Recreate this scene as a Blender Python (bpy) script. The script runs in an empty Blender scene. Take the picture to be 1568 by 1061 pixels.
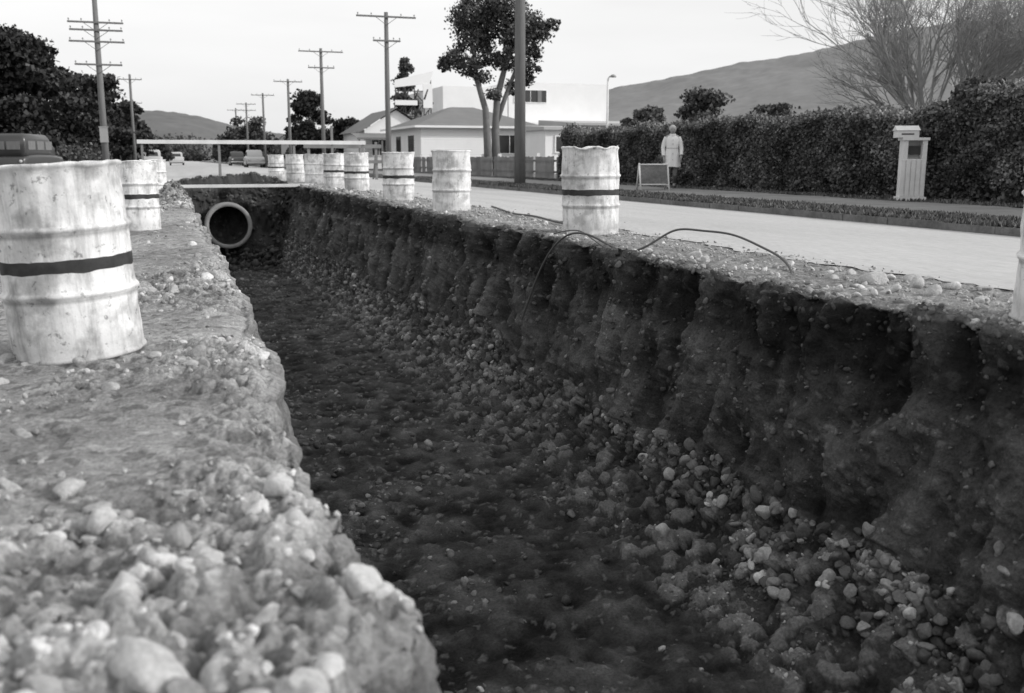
import bpy, math, random
import numpy as np
from mathutils import Vector, Matrix
random.seed(7); rng=np.random.default_rng(7)
scene=bpy.context.scene
COL=scene.collection
R=math.radians

# ------------------------------------------------------------------ materials
def new_mat(name,base=.5,rough=.9,var=.0,scale=5.0,attr=None,bump=0.0,bscale=40.0,stretch=(1,1,1),fine=0.0,fscale=120.,spec=.2,dirt=0.0,coord='Object'):
    m=bpy.data.materials.new(name); m.use_nodes=True
    nt=m.node_tree; N=nt.nodes; L=nt.links
    b=N['Principled BSDF']; b.inputs['Roughness'].default_value=rough
    b.inputs['Specular IOR Level'].default_value=spec
    tc=N.new('ShaderNodeTexCoord'); mp=N.new('ShaderNodeMapping'); mp.inputs['Scale'].default_value=stretch
    L.new(tc.outputs[coord],mp.inputs['Vector'])
    def val(v):
        n=N.new('ShaderNodeValue'); n.outputs[0].default_value=v; return n.outputs[0]
    def mth(op,a,bb,clamp=False):
        n=N.new('ShaderNodeMath'); n.operation=op; n.use_clamp=clamp
        for i,x in enumerate((a,bb)):
            if isinstance(x,(int,float)): n.inputs[i].default_value=x
            else: L.new(x,n.inputs[i])
        return n.outputs[0]
    def noise(s,det=6,r=.6):
        n=N.new('ShaderNodeTexNoise'); n.inputs['Scale'].default_value=s; n.inputs['Detail'].default_value=det; n.inputs['Roughness'].default_value=r
        L.new(mp.outputs[0],n.inputs['Vector']); return n.outputs['Fac']
    if attr:
        a=N.new('ShaderNodeAttribute'); a.attribute_name=attr; c=a.outputs['Fac']
        c=mth('MULTIPLY',c,base)
    else: c=val(base)
    if var: 
        k=mth('ADD',mth('MULTIPLY',mth('SUBTRACT',noise(scale),.5),var*4),1.0)
        c=mth('MULTIPLY',c,mth('MAXIMUM',k,.15))
    if fine:
        k=mth('ADD',mth('MULTIPLY',mth('SUBTRACT',noise(fscale,4,.7),.5),fine*4),1.0)
        c=mth('MULTIPLY',c,mth('MAXIMUM',k,.15))
    if dirt:
        oi=N.new('ShaderNodeObjectInfo'); 
        va=N.new('ShaderNodeVectorMath'); va.operation='ADD'; L.new(tc.outputs[coord],va.inputs[0])
        sc=N.new('ShaderNodeVectorMath'); sc.operation='SCALE'; sc.inputs[0].default_value=(31,17,23); L.new(oi.outputs['Random'],sc.inputs['Scale']); L.new(sc.outputs[0],va.inputs[1])
        L.new(va.outputs[0],mp.inputs['Vector'])
        def lay(s,lo,hi,am,det=10,r=.72,vec=None):
            nonlocal c
            n=N.new('ShaderNodeTexNoise'); n.inputs['Scale'].default_value=s; n.inputs['Detail'].default_value=det; n.inputs['Roughness'].default_value=r
            L.new(vec if vec else mp.outputs[0],n.inputs['Vector'])
            q=N.new('ShaderNodeMapRange'); q.inputs['From Min'].default_value=lo; q.inputs['From Max'].default_value=hi
            q.inputs['To Min'].default_value=1; q.inputs['To Max'].default_value=1-am
            L.new(n.outputs['Fac'],q.inputs['Value']); c=mth('MULTIPLY',c,q.outputs[0])
        lay(2.2,.45,.62,dirt*.85); lay(6,.51,.62,dirt*.8,6,.6); lay(20,.60,.635,dirt*1.3); lay(60,.63,.66,dirt*1.2)
        m2=N.new('ShaderNodeMapping'); m2.inputs['Scale'].default_value=(9,9,1.2); L.new(va.outputs[0],m2.inputs['Vector'])
        lay(1.6,.50,.64,dirt*.8,vec=m2.outputs[0])
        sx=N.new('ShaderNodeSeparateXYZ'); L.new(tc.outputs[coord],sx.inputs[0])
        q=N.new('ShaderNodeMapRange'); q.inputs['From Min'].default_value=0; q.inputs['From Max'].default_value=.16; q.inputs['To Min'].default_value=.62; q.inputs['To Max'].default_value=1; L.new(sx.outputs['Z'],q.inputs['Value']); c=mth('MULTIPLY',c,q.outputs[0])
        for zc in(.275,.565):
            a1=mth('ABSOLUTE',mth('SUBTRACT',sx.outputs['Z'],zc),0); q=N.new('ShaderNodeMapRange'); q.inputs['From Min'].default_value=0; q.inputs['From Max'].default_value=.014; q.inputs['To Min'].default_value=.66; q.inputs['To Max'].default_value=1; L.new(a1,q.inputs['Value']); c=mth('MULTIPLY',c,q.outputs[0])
    c=mth('MINIMUM',c,.85)
    cc=N.new('ShaderNodeCombineColor'); 
    for i in range(3): L.new(c,cc.inputs[i])
    L.new(cc.outputs[0],b.inputs['Base Color'])
    if bump:
        bn=N.new('ShaderNodeBump'); bn.inputs['Strength'].default_value=1; bn.inputs['Distance'].default_value=bump
        L.new(noise(bscale,8,.68),bn.inputs['Height']); L.new(bn.outputs[0],b.inputs['Normal'])
    return m

M={}
M['ground']=new_mat('ground_soil',1,.95,attr='alb',var=.14,scale=11,fine=.48,fscale=60,bump=.030,bscale=36,spec=.1)
M['stone']=new_mat('stone',1,.9,attr='alb',var=.16,scale=20,fine=.25,fscale=80,bump=.008,bscale=45,spec=.12)
M['road']=new_mat('road_chipseal',.44,.9,var=.11,scale=1.1,fine=.22,fscale=32,bump=.004,bscale=90,stretch=(1.6,.22,1),spec=.2)
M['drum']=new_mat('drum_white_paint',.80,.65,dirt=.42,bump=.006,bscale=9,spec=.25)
M['band']=new_mat('drum_black_band',.045,.7,var=.45,scale=12,bump=.002,bscale=30)
M['leaf']=new_mat('foliage',1,.8,attr='alb',spec=.15)
M['bark']=new_mat('bark',.15,.9,var=.2,scale=6,bump=.01,bscale=20)
M['barkpale']=new_mat('bark_pale',.32,.9,var=.2,scale=6)
M['pole']=new_mat('pole_wood',.16,.85,var=.2,scale=4,stretch=(6,6,.5))
M['white']=new_mat('white_painted_wall',.78,.7,var=.05,scale=.8,fine=.02,fscale=9)
M['whitewood']=new_mat('white_wood',.66,.75,var=.14,scale=3,fine=.05,fscale=20)
M['roof']=new_mat('roof_iron',.18,.7,var=.1,scale=1.2)
M['roofl']=new_mat('roof_light',.42,.7,var=.08,scale=1.2)
M['glass']=new_mat('window_glass',.03,.15,spec=.6)
M['dark']=new_mat('dark_metal',.06,.5,var=.1,scale=3)
M['carpaint']=new_mat('car_paint_dark',.045,.3,spec=.5)
M['carlight']=new_mat('car_paint_light',.45,.3,spec=.5)
M['rubber']=new_mat('rubber',.03,.8)
M['chrome']=new_mat('chrome',.5,.25,spec=.8)
M['conc']=new_mat('concrete',.30,.85,var=.3,scale=3,fine=.15,fscale=20,bump=.008,bscale=30)
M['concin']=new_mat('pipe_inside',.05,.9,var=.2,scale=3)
M['kerb']=new_mat('kerb_concrete',.14,.9,var=.4,scale=2,fine=.25,fscale=16,bump=.012,bscale=25)
M['path']=new_mat('footpath',.22,.9,var=.25,scale=1.2,fine=.2,fscale=30)
M['verge']=new_mat('grass_verge_soil',.08,.95,var=.3,scale=3,fine=.3,fscale=30,bump=.03,bscale=12)
M['fence']=new_mat('fence_wood',.20,.9,var=.3,scale=2)
M['hill']=new_mat('hill_scrub',.20,.95,var=.12,scale=.012,fine=.16,fscale=.12)
M['hilld']=new_mat('hill_far',.13,.95,var=.15,scale=.02,fine=.1,fscale=.12)
M['coat']=new_mat('coat_cloth',.72,.9,var=.06,scale=8)
M['skin']=new_mat('skin',.28,.6)
M['stock']=new_mat('stockings',.12,.7)
M['hair']=new_mat('hair',.10,.8)
M['shoe']=new_mat('shoe',.03,.5)
M['cable']=new_mat('cable',.09,.6)
M['galv']=new_mat('galvanised',.30,.5,var=.1,scale=5)

# ------------------------------------------------------------------ mesh helpers
def mesh_np(name,V,F,mats,attr=None,smooth=True,midx=None,link=True):
    V=np.asarray(V,dtype=np.float32); F=np.asarray(F,dtype=np.int32)
    me=bpy.data.meshes.new(name); k=F.shape[1]
    me.vertices.add(len(V)); me.vertices.foreach_set('co',V.ravel())
    me.loops.add(F.size); me.loops.foreach_set('vertex_index',F.ravel())
    me.polygons.add(len(F)); me.polygons.foreach_set('loop_start',np.arange(0,F.size,k,dtype=np.int32))
    me.polygons.foreach_set('loop_total',np.full(len(F),k,dtype=np.int32))
    me.polygons.foreach_set('use_smooth',np.full(len(F),smooth,dtype=bool))
    if not isinstance(mats,(list,tuple)): mats=[mats]
    for m in mats: me.materials.append(m)
    if midx is not None: me.polygons.foreach_set('material_index',np.asarray(midx,dtype=np.int32))
    me.update(calc_edges=True)
    if attr is not None:
        a=me.attributes.new('alb','FLOAT','POINT'); a.data.foreach_set('value',np.asarray(attr,dtype=np.float32))
    ob=bpy.data.objects.new(name,me); COL.objects.link(ob); return ob

class B:
    def __init__(s): s.v=[]; s.f=[]; s.m=[]; s.sm=[]
    def add(s,vs,fs,m=0,sm=False):
        o=len(s.v); s.v+= [tuple(v) for v in vs]
        for f in fs: s.f.append([i+o for i in f]); s.m.append(m); s.sm.append(sm)
    def box(s,x0,x1,y0,y1,z0,z1,m=0,rot=None,org=(0,0,0)):
        vs=[(x,y,z) for z in(z0,z1) for x,y in((x0,y0),(x1,y0),(x1,y1),(x0,y1))]
        if rot is not None: vs=[rot@Vector(v)+Vector(org) for v in vs]
        s.add(vs,[(0,3,2,1),(4,5,6,7),(0,1,5,4),(1,2,6,5),(2,3,7,6),(3,0,4,7)],m)
    def tube(s,pts,rad,n=8,m=0,cap=True,sm=True):
        pts=[Vector(p) for p in pts]; rings=[]; prev=None
        for i,p in enumerate(pts):
            d=(pts[min(i+1,len(pts)-1)]-pts[max(i-1,0)]).normalized()
            a=d.cross(Vector((0,0,1)) if abs(d.z)<.9 else Vector((0,1,0))).normalized()
            if prev is not None and a.dot(prev)<0: a=-a
            prev=a; b=d.cross(a)
            rings.append([p+(a*math.cos(2*math.pi*k/n)+b*math.sin(2*math.pi*k/n))*rad[i] for k in range(n)])
        vs=[v for r in rings for v in r]; fs=[]
        for i in range(len(pts)-1):
            for k in range(n):
                k2=(k+1)%n; fs.append((i*n+k,i*n+k2,(i+1)*n+k2,(i+1)*n+k))
        if cap: fs.append(tuple(range(n))[::-1]); fs.append(tuple((len(pts)-1)*n+k for k in range(n)))
        s.add(vs,fs,m,sm)
    def lathe(s,prof,n=40,m=0,sm=True,mi=None,c=(0,0,0)):
        vs=[];o=len(s.v)
        for r,z in prof:
            for k in range(n):
                a=2*math.pi*k/n; vs.append((c[0]+r*math.cos(a),c[1]+r*math.sin(a),c[2]+z))
        s.v+=vs
        for i in range(len(prof)-1):
            for k in range(n):
                k2=(k+1)%n; s.f.append([o+i*n+k,o+i*n+k2,o+(i+1)*n+k2,o+(i+1)*n+k]); s.m.append(mi[i] if mi else m); s.sm.append(sm)
    def loft(s,rings,m=0,sm=True,cap=True):
        n=len(rings[0]); vs=[v for r in rings for v in r]; fs=[]
        for i in range(len(rings)-1):
            for k in range(n):
                k2=(k+1)%n; fs.append((i*n+k,i*n+k2,(i+1)*n+k2,(i+1)*n+k))
        if cap: fs.append(tuple(range(n))[::-1]); fs.append(tuple((len(rings)-1)*n+k for k in range(n)))
        s.add(vs,fs,m,sm)
    def obj(s,name,mats,loc=(0,0,0),rz=0,parent=None,fix=False):
        me=bpy.data.meshes.new(name); me.from_pydata(s.v,[],s.f)
        for m in (mats if isinstance(mats,(list,tuple)) else [mats]): me.materials.append(m)
        me.polygons.foreach_set('material_index',s.m); me.polygons.foreach_set('use_smooth',s.sm); me.update()
        ob=bpy.data.objects.new(name,me); COL.objects.link(ob); ob.location=loc; ob.rotation_euler=(0,0,rz)
        if parent: ob.parent=parent
        return ob
def empty(name,loc=(0,0,0),rz=0):
    e=bpy.data.objects.new(name,None); COL.objects.link(e); e.location=loc; e.rotation_euler=(0,0,rz); e.empty_display_size=.3; return e

# ------------------------------------------------------------------ numpy noise
def h3(ix,iy,iz,seed):
    with np.errstate(over='ignore'):
        h=(ix.astype(np.int64)*374761393+iy.astype(np.int64)*668265263+iz.astype(np.int64)*2147483647+seed*974634777)&0xffffffff
        h=(h^(h>>13))*1274126177&0xffffffff
        h=(h^(h>>16))*2246822519&0xffffffff
        h=h^(h>>15)
    return (h&0xffffff).astype(np.float32)/float(0xffffff)
def vn(x,y,z,seed=0):
    x=np.asarray(x,dtype=np.float64);y=np.asarray(y,dtype=np.float64)+0*x;z=np.asarray(z,dtype=np.float64)+0*x
    ix=np.floor(x);iy=np.floor(y);iz=np.floor(z);fx=x-ix;fy=y-iy;fz=z-iz
    fx=fx*fx*(3-2*fx);fy=fy*fy*(3-2*fy);fz=fz*fz*(3-2*fz)
    r=0
    for a in(0,1):
        wa=fx if a else 1-fx
        for b in(0,1):
            wb=fy if b else 1-fy
            for c in(0,1):
                wc=fz if c else 1-fz
                r=r+wa*wb*wc*h3(ix+a,iy+b,iz+c,seed)
    return r*2-1
def fbm(x,y,z,o=4,seed=0,g=.5):
    s=0;a=1;t=0
    for i in range(o):
        s=s+a*vn(x*2.03**i+i*13.7,y*2.03**i+i*7.1,z*2.03**i+i*3.3,seed+i); t+=a; a*=g
    return s/t
def worley(x,y,z,seed=0):
    ix=np.floor(x);iy=np.floor(y);iz=np.floor(z)
    best=np.full(x.shape,9.,dtype=np.float32); rid=np.zeros(x.shape,dtype=np.float32)
    for a in(-1,0,1):
        for b in(-1,0,1):
            for c in(-1,0,1):
                jx=ix+a;jy=iy+b;jz=iz+c
                d=(x-jx-h3(jx,jy,jz,seed))**2+(y-jy-h3(jx,jy,jz,seed+1))**2+(z-jz-h3(jx,jy,jz,seed+2))**2
                k=h3(jx,jy,jz,seed+3); m=d<best
                best=np.where(m,d,best); rid=np.where(m,k,rid)
    return np.sqrt(best),rid
def ss(a,b,x):
    t=np.clip((x-a)/(b-a),0,1); return t*t*(3-2*t)

# ------------------------------------------------------------------ terrain (one sheet, trench cut in it)
Y1=[];y=.75
while y<28.4: Y1.append(y); y+=max(.0065,.0040*y)
Ys=np.array([-3000,-600,-150,-50,-20,-12,-8,-6.2]+list(np.arange(-6.1,-5.9,.05))+list(np.arange(-5.8,.7,.12))+Y1+list(np.arange(28.4,30.4,.04))+[30.5,30.8]+list(31*1.035**np.arange(0,134)))
Ys=np.unique(Ys); nr=len(Ys)
def zt(X,Y):
    return -.15+.15*ss(.4,3.3,X)-.11*ss(4.6,8.9,X)+.07*ss(8.9,9.4,X)
xL=.42-.10*(1-ss(3,8,Ys))+.05*vn(Ys*1.1,Ys*0,Ys*0,3)+.04*vn(Ys*3.7,Ys*0,Ys*0,5)+.06*np.exp(-((Ys-1.80)/.13)**2)-.12*(1-ss(1.5,1.72,Ys))
xR=3.48+.07*vn(Ys*.8,Ys*0,Ys*0,11)+.06*vn(Ys*2.9,Ys*0,Ys*0,12)
zf=-1.72-.5*ss(6,29,Ys)
tb=2.52+.34*ss(8,28,Ys)+.16*vn(Ys*.7,Ys*0,Ys*0,21)
tt=-1.12-.25*ss(8,20,Ys)+.16*vn(Ys*.9,Ys*0,Ys*0,22)
TF=ss(-6.1,-5.9,Ys)*(1-ss(29.1,30.1,Ys))
XX=[];ZZ=[];Z=[]
def lin(n,end=False): return np.linspace(0,1,n,endpoint=end)
def push(X,Zz,zn):
    XX.append(X);ZZ.append(Zz);Z.append(np.full(X.shape[1],zn))
o=np.ones((nr,1))
t=lin(26)[None]; g=-6-2994*(1-t)**5; push(g*o,zt(g,0)*o,0)
t=lin(110)[None]; X=o*(-6+5*t); push(X,zt(X,0),0)
t=lin(210)[None]; X=-1+(xL[:,None]+1)*t; push(X,zt(X,0),1)
zl=-.15
t=lin(46)[None]; X=xL[:,None]+.26*t**1.3; push(X,zl+(zf[:,None]-zl)*t,2)
t=lin(130)[None]; X=(xL[:,None]+.26)+(tb[:,None]-xL[:,None]-.26)*t; push(X,zf[:,None]+.05*t,3)
t=lin(95)[None]; fx=np.interp(t,[0,.25,.5,.75,1],[0,.42,.74,.90,1]); fz=np.interp(t,[0,.25,.5,.75,1],[0,.13,.38,.68,1])
X=tb[:,None]+(3.22-tb[:,None])*fx; push(X,zf[:,None]+.05+(tt[:,None]-zf[:,None]-.05)*fz,4)
t=lin(140)[None]; X=3.22+(xR[:,None]-3.22)*t**.7; push(X,tt[:,None]+(-.005-tt[:,None])*t,5)
t=lin(110)[None]; X=xR[:,None]+(4.6-xR[:,None])*t; push(X,zt(X,0),6)
t=lin(40)[None]; X=o*(4.6+10.4*t); push(X,zt(X,0),7)
t=lin(26,True)[None]; g=15+2985*t**5; push(g*o,zt(g,0)*o,7)
X=np.concatenate(XX,1);Zg=np.concatenate(ZZ,1);zn=np.concatenate(Z);nc=X.shape[1]
flat=zt(X,0)
Zb=flat+(Zg-flat)*TF[:,None]
Yb=Ys[:,None]*np.ones((1,nc))
P=np.stack([X,Yb,Zb],-1)
def normals(P):
    du=np.gradient(P,axis=1);dv=np.gradient(P,axis=0);n=np.cross(du,dv);return n/np.maximum(np.linalg.norm(n,axis=2,keepdims=True),1e-9)
Nn=normals(P)
def zw(k,soft=8):
    m=(zn==k).astype(float); ker=np.ones(soft)/soft; return np.convolve(m,ker,'same')[None]
near=((Ys>-7)&(Ys<45))[:,None]*((X>-6.5)&(X<5.2))
x,y,z=X,Yb,Zb
wTL=zw(0)+zw(1); wLW=zw(2); wF=zw(3); wT=zw(4); wW=zw(5); wR=zw(6)
disp=np.zeros_like(X); edgeL=np.exp(-np.abs(X-xL[:,None])/.10); edgeR=np.exp(-np.abs(X-xR[:,None])/.16)*TF[:,None]
n1=fbm(x*1.4,y*1.4,z*1.4,4,31); n2=fbm(x*7,y*7,z*7,4,41); n3=fbm(x*24,y*24,z*24,3,51)
wx=x+.05*n2; wy=y+.05*vn(x*9,y*9,z*9,55)
cl,cid=worley(wx*9,wy*9,z*9,60); cl2,cid2=worley(wx*22,wy*22,z*22,70)
clod=np.sqrt(np.maximum(0,.38-cl*cl)); peb=np.sqrt(np.maximum(0,.30-cl2*cl2))
fg=np.exp(-np.maximum(y-1.6,0)**2/.5)
rough=ss(-.15,.45,fbm(x*.9,y*.9,z*.9,3,81)+.32*edgeL+.7*fg)
rdg=1-np.abs(fbm(x*5,y*5,z*5,4,86))*2.5
relL=.022*n2*(.25+rough)+.016*n3*(.3+rough)+rough*(.045*clod*(cid>.4)+.026*peb*(cid2>.3))+.016*rdg*rough
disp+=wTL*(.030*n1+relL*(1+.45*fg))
disp+=wLW*(.05*n1+.055*n2+.03*clod+.014*n3)
rut=fbm(x*11,y*.9,z*0,3,141)
disp+=wF*(.045*n1+.035*n2+.012*n3+.018*rut+.014*peb*(cid2>.6)+.03*clod*(cid>.75))
relT=.06*n2+.060*clod*(cid>.35)+.028*peb*(cid2>.3)+.014*n3
disp+=wT*(.05*n1+relT)
goug=fbm(x*2.6,y*3.5+.9*vn(z*3,y*1,x,99),z*1.1,4,91); blk=fbm(x*5,y*4.2,z*4.0,4,95)
ridge=1-np.abs(fbm(x*4,y*5+z*1.2,z*1.9,4,97))*2.4
step=vn(x*2,y*4.2+.9*vn(z*2.3,y*1.3,x,98),z*2.4,100); step=np.tanh(step*4)
relW=.075*goug+.065*blk+.042*ridge+.034*step+.038*n2+.018*clod*(cid>.8)+.016*n3+.014*peb*(cid2>.6)
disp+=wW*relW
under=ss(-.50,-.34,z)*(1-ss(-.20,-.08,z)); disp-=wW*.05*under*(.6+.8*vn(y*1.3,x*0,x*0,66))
disp+=wR*(.02*n1*(.4+edgeR)+.04*n2*(.15+edgeR)+.012*n3+.040*clod*edgeR*(cid>.3)+.014*peb*(.3+edgeR))
disp*=near
fade=np.clip(1-np.maximum(Ys-33,0)/10,0,1)[:,None]; disp*=fade
P=P+Nn*disp[...,None]
ewm=np.exp(-((y-29.6)/.5)**2)*(Zb<-.08); P[...,1]+=ewm*(.30*n1+.22*fbm(x*2.2,y,z*2.2,4,161)+.10*fbm(x*6,y*6,z*6,3,162))
P[...,2]-=(wTL*.06*np.exp(-np.maximum(xL[:,None]-X,0)/.06))*TF[:,None]
P[...,2]+=wTL*.045*np.exp(-np.maximum(np.abs(y-1.25)-.5,0)**2/.05)*ss(-2.6,-.6,X)*(.75+.6*n1)
P[...,2]-=wR*.03*np.exp(-np.maximum(X-xR[:,None],0)/.07)*TF[:,None]
P[...,2]-=((zn==7)&True)[None]*.03
P[...,2]+=.28*np.exp(-((y-32.3)/.8)**2)*ss(-.2,.8,X)*(1-ss(2.6,3.6,X))*(1+.5*n2)
P[...,2]+=.30*np.exp(-((y-22.6)/2.2)**2)*np.exp(-((X-.12)/.28)**2)*(1+.6*n2)
N2=normals(P)
# albedo (AO-like shade painted in by relief, with wall drying: bumps lighter, hollows darker)
pa=fbm(x*.8,y*.8,z,4,101); pb=fbm(x*3.3,y*3.3,z*3.3,4,111); pc=fbm(x*11,y*11,z*11,3,131)
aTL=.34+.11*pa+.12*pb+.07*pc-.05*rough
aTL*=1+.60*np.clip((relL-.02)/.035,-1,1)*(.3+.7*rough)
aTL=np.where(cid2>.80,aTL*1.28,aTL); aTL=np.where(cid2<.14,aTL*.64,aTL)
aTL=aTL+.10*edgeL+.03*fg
farL=ss(26,45,y); aTL=aTL*(1-farL)+.17*farL
aLW=.20+.08*pb
aF=(.053+.030*pb+.022*pa+.024*pc+.020*rut)*(1+.7*np.clip(n2*2,-1,1))+.08*(cid2>.88)*(peb>.2)
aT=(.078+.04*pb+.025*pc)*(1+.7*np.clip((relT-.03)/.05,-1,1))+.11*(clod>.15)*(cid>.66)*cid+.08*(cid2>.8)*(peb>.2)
strk=fbm(x*2,y*5,z*1.4,4,121)
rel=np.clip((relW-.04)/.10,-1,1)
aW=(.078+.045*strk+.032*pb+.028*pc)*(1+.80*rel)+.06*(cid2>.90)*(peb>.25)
aW=aW*(1-.45*under)*(1-.30*ss(-.45,-.32,z))  # shadow below the overhanging lip painted in; topsoil band is darker earth
aR=.28+.07*pb+.05*pa+.05*pc-.17*edgeR+.09*(cid2>.78)-.07*(cid2<.15)
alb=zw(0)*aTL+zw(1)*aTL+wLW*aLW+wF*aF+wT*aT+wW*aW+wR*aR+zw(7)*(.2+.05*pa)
alb=alb*TF[:,None]+(1-TF[:,None])*np.where((zn<7)[None],(.22+.07*pa+.05*pb),alb)
alb=np.clip(alb,.012,.60)
ew=((Ys>28.9)&(Ys<33.4))[:,None]&((zn>1)&(zn<6))[None]
alb=np.where(ew,.050+.06*pb+.03*pc,alb); alb=np.clip(alb,.012,.6)
idx=np.arange(nr*nc).reshape(nr,nc)
F=np.stack([idx[:-1,:-1],idx[:-1,1:],idx[1:,1:],idx[1:,:-1]],-1).reshape(-1,4)
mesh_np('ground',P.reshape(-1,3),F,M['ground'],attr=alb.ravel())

# ------------------------------------------------------------------ stones
import bmesh
def ico(sub,seed,nf=9,lo=.50,hi=.8):
    bm=bmesh.new(); bmesh.ops.create_icosphere(bm,subdivisions=sub,radius=1.0)
    V=np.array([v.co[:] for v in bm.verts]); Fc=np.array([[v.index for v in f.verts] for f in bm.faces]); bm.free()
    for k in range(nf):
        n=rng.normal(size=3); n/=np.linalg.norm(n); h=V@n; c=rng.uniform(lo,hi)
        V=V-np.where(h>c,(h-c)*.88,0)[:,None]*n
    d=1+.20*fbm(V[:,0]*1.1+seed*9,V[:,1]*1.1,V[:,2]*1.1,2,seed)+.13*vn(V[:,0]*2.7,V[:,1]*2.7,V[:,2]*2.7+seed,seed+7)
    return V*d[:,None],Fc
T2=[ico(2,s,10,.4,.8) for s in range(14)]; T3=[ico(3,s+40,7,.5,.85) for s in range(9)]
def rotm(n,tilt=1.0):
    q=rng.normal(size=(n,4)); q[:,1:3]*=tilt; q/=np.linalg.norm(q,axis=1,keepdims=True); w,a,b,c=q.T
    return np.stack([1-2*(b*b+c*c),2*(a*b-w*c),2*(a*c+w*b),2*(a*b+w*c),1-2*(a*a+c*c),2*(b*c-w*a),2*(a*c-w*b),2*(b*c+w*a),1-2*(a*a+b*b)],-1).reshape(n,3,3)
def stones(name,pos,size,tone,T=T2,flat=.65,tilt=.5):
    VV=[];FF=[];AA=[];o=0
    which=rng.integers(0,len(T),len(pos))
    for k,(V,Fc) in enumerate(T):
        s=np.where(which==k)[0]; n=len(s)
        if n==0: continue
        sc=np.stack([np.ones(n),rng.uniform(.55,1,n),rng.uniform(flat*.65,flat*1.2,n)],-1)*size[s][:,None]
        W=V[None]*sc[:,None,:]; W=np.einsum('nij,nkj->nki',rotm(n,tilt),W)+pos[s][:,None,:]
        VV.append(W.reshape(-1,3)); m=len(V)
        FF.append((Fc[None]+(np.arange(n)*m)[:,None,None]+o).reshape(-1,3)); AA.append(np.repeat(tone[s],m)); o+=n*m
    return mesh_np(name,np.concatenate(VV),np.concatenate(FF),M['stone'],attr=np.concatenate(AA))
dA=np.linalg.norm(np.cross(np.gradient(P,axis=1),np.gradient(P,axis=0)),axis=2)
def pick(w,n):
    w=(w*dA).ravel(); c=np.cumsum(w); c/=c[-1]; i=np.searchsorted(c,rng.random(n)); return np.minimum(i,len(c)-1)
Pf=P.reshape(-1,3);Nf=N2.reshape(-1,3);Af=alb.ravel()
def scatter(name,w,n,smin,smax,pw,k0,k1,sink=.25,T=T2,flat=.65,tilt=.5,dist=0.0,add=.0):
    i=pick(w,n); s=smin+(smax-smin)*rng.random(n)**pw
    if dist: s=s*np.clip(1+dist*(Pf[i][:,1]-3),1,4)
    p=Pf[i]+Nf[i]*(s*(.5*flat-sink))[:,None]+rng.normal(size=(n,3))*.004
    tn=np.clip(Af[i]*rng.uniform(k0,k1,n)+add*rng.random(n),.02,.6)
    return stones(name,p,s,tn,T,flat,tilt)
inY=((Ys>.7)&(Ys<29.2))[:,None]
dens=np.clip(rough*1.2-.1,.06,1)*(.25+.75*(pb>-.05))
dw=1/(1+np.maximum(y-3,0)*.25)
scatter('gravel_left_shoulder',(zn<=1)[None]*inY*(X>-5)*dens*dw,12000,.004,.020,2.6,.8,1.6,.26,dist=.12)
scatter('cobbles_left_shoulder',(zn==1)[None]*inY*(dens+.15)*(1/(1+np.maximum(y-2,0)*.6))*(X<xL[:,None]-.03),460,.016,.055,1.9,.95,1.5,.32,T=T3)
face=np.clip((z-(zf[:,None]+.12))/.2,0,1)
scatter('cobbles_trench_wall',((zn==4)[None]*face+(zn==5)[None]*.07*(1-ss(-1.05,-.65,z)))*inY*(.10+(pb>.0))*(1/(1+np.maximum(y-4,0)*.30)),1700,.014,.058,2.0,.9,2.5,.24,T=T3,tilt=1,add=.04)
scatter('gravel_trench_wall',((zn==4)[None]*1.0+(zn==5)[None]*.16)*inY*(.15+(pb>.05))*(1/(1+np.maximum(y-3,0)*.35)),6500,.005,.018,2.5,.7,2.4,.22,tilt=1,dist=.06,add=.02)
scatter('stones_trench_floor',(zn==3)[None]*inY*(.10+(pa>.0)*(pb>0.05))*dw,3600,.005,.038,3.0,1.0,2.8,.26,dist=.06,add=.05)
scatter('stones_trench_lip',((zn==6)[None]*(.25*edgeR+.10*(X<4.3)*(pb>0)+.5*edgeR*(y<7))+(zn==5)[None]*.25*edgeR)*inY*dw,4600,.006,.028,3.0,.8,2.2,.20,dist=.10,add=.03)
scatter('stones_trench_end',((Ys>29.2)&(Ys<30))[:,None]*((zn>2)&(zn<6))[None]*(Zb<-.1),420,.03,.12,2.2,.6,2.0,.25,tilt=1)
def zat(px,py):
    r=np.argmin(np.abs(Ys-py)); c=np.argmin(np.abs(P[r,:,0]-px)+ (np.abs(P[r,:,2])>.6)*9); return P[r,c,2]
big=[(4.05,4.9,.085),(4.15,4.65,.06),(4.3,4.85,.07),(4.32,4.55,.055),(4.0,4.35,.055),(4.42,4.4,.05),(3.95,5.15,.04),(4.2,5.3,.035),(4.5,4.95,.045),(3.8,5.7,.04),(4.25,5.0,.05),(3.9,4.55,.05),
     (3.78,6.6,.06),(3.9,6.75,.045),(3.72,6.35,.04),(4.0,6.2,.035),(3.65,7.1,.05),(3.85,4.7,.035),(4.05,4.05,.04),
     (-.14,2.0,.10),(-.40,1.98,.06),(-.62,2.35,.08),(-.08,1.60,.08),(-.5,1.75,.07),(-.85,3.0,.06),(-.3,2.8,.05),(-.68,2.1,.055),(-.2,2.45,.045),(-.95,2.5,.055),(-.35,1.5,.06),(.12,1.75,.05),(-.25,1.75,.05),(.02,2.15,.05),(-.5,2.15,.045),(-.75,1.85,.06),(.08,1.45,.05),(-.2,1.38,.055),(-.55,2.65,.045),(0,2.7,.04),(-1.2,3.2,.06)]
bp=np.array([(a,b,zat(a,b)+c*.16) for a,b,c in big]); 
stones('cobbles',bp,np.array([b[2] for b in big]),rng.uniform(.38,.54,len(big)),T3,.66,.3)
i=pick(np.exp(-((y-22.6)/2.2)**2)*np.exp(-((X-.12)/.28)**2)*(zn<2)[None]*(Ys>15)[:,None]*(Ys<30)[:,None],500); sz=rng.uniform(.02,.07,500)
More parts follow.
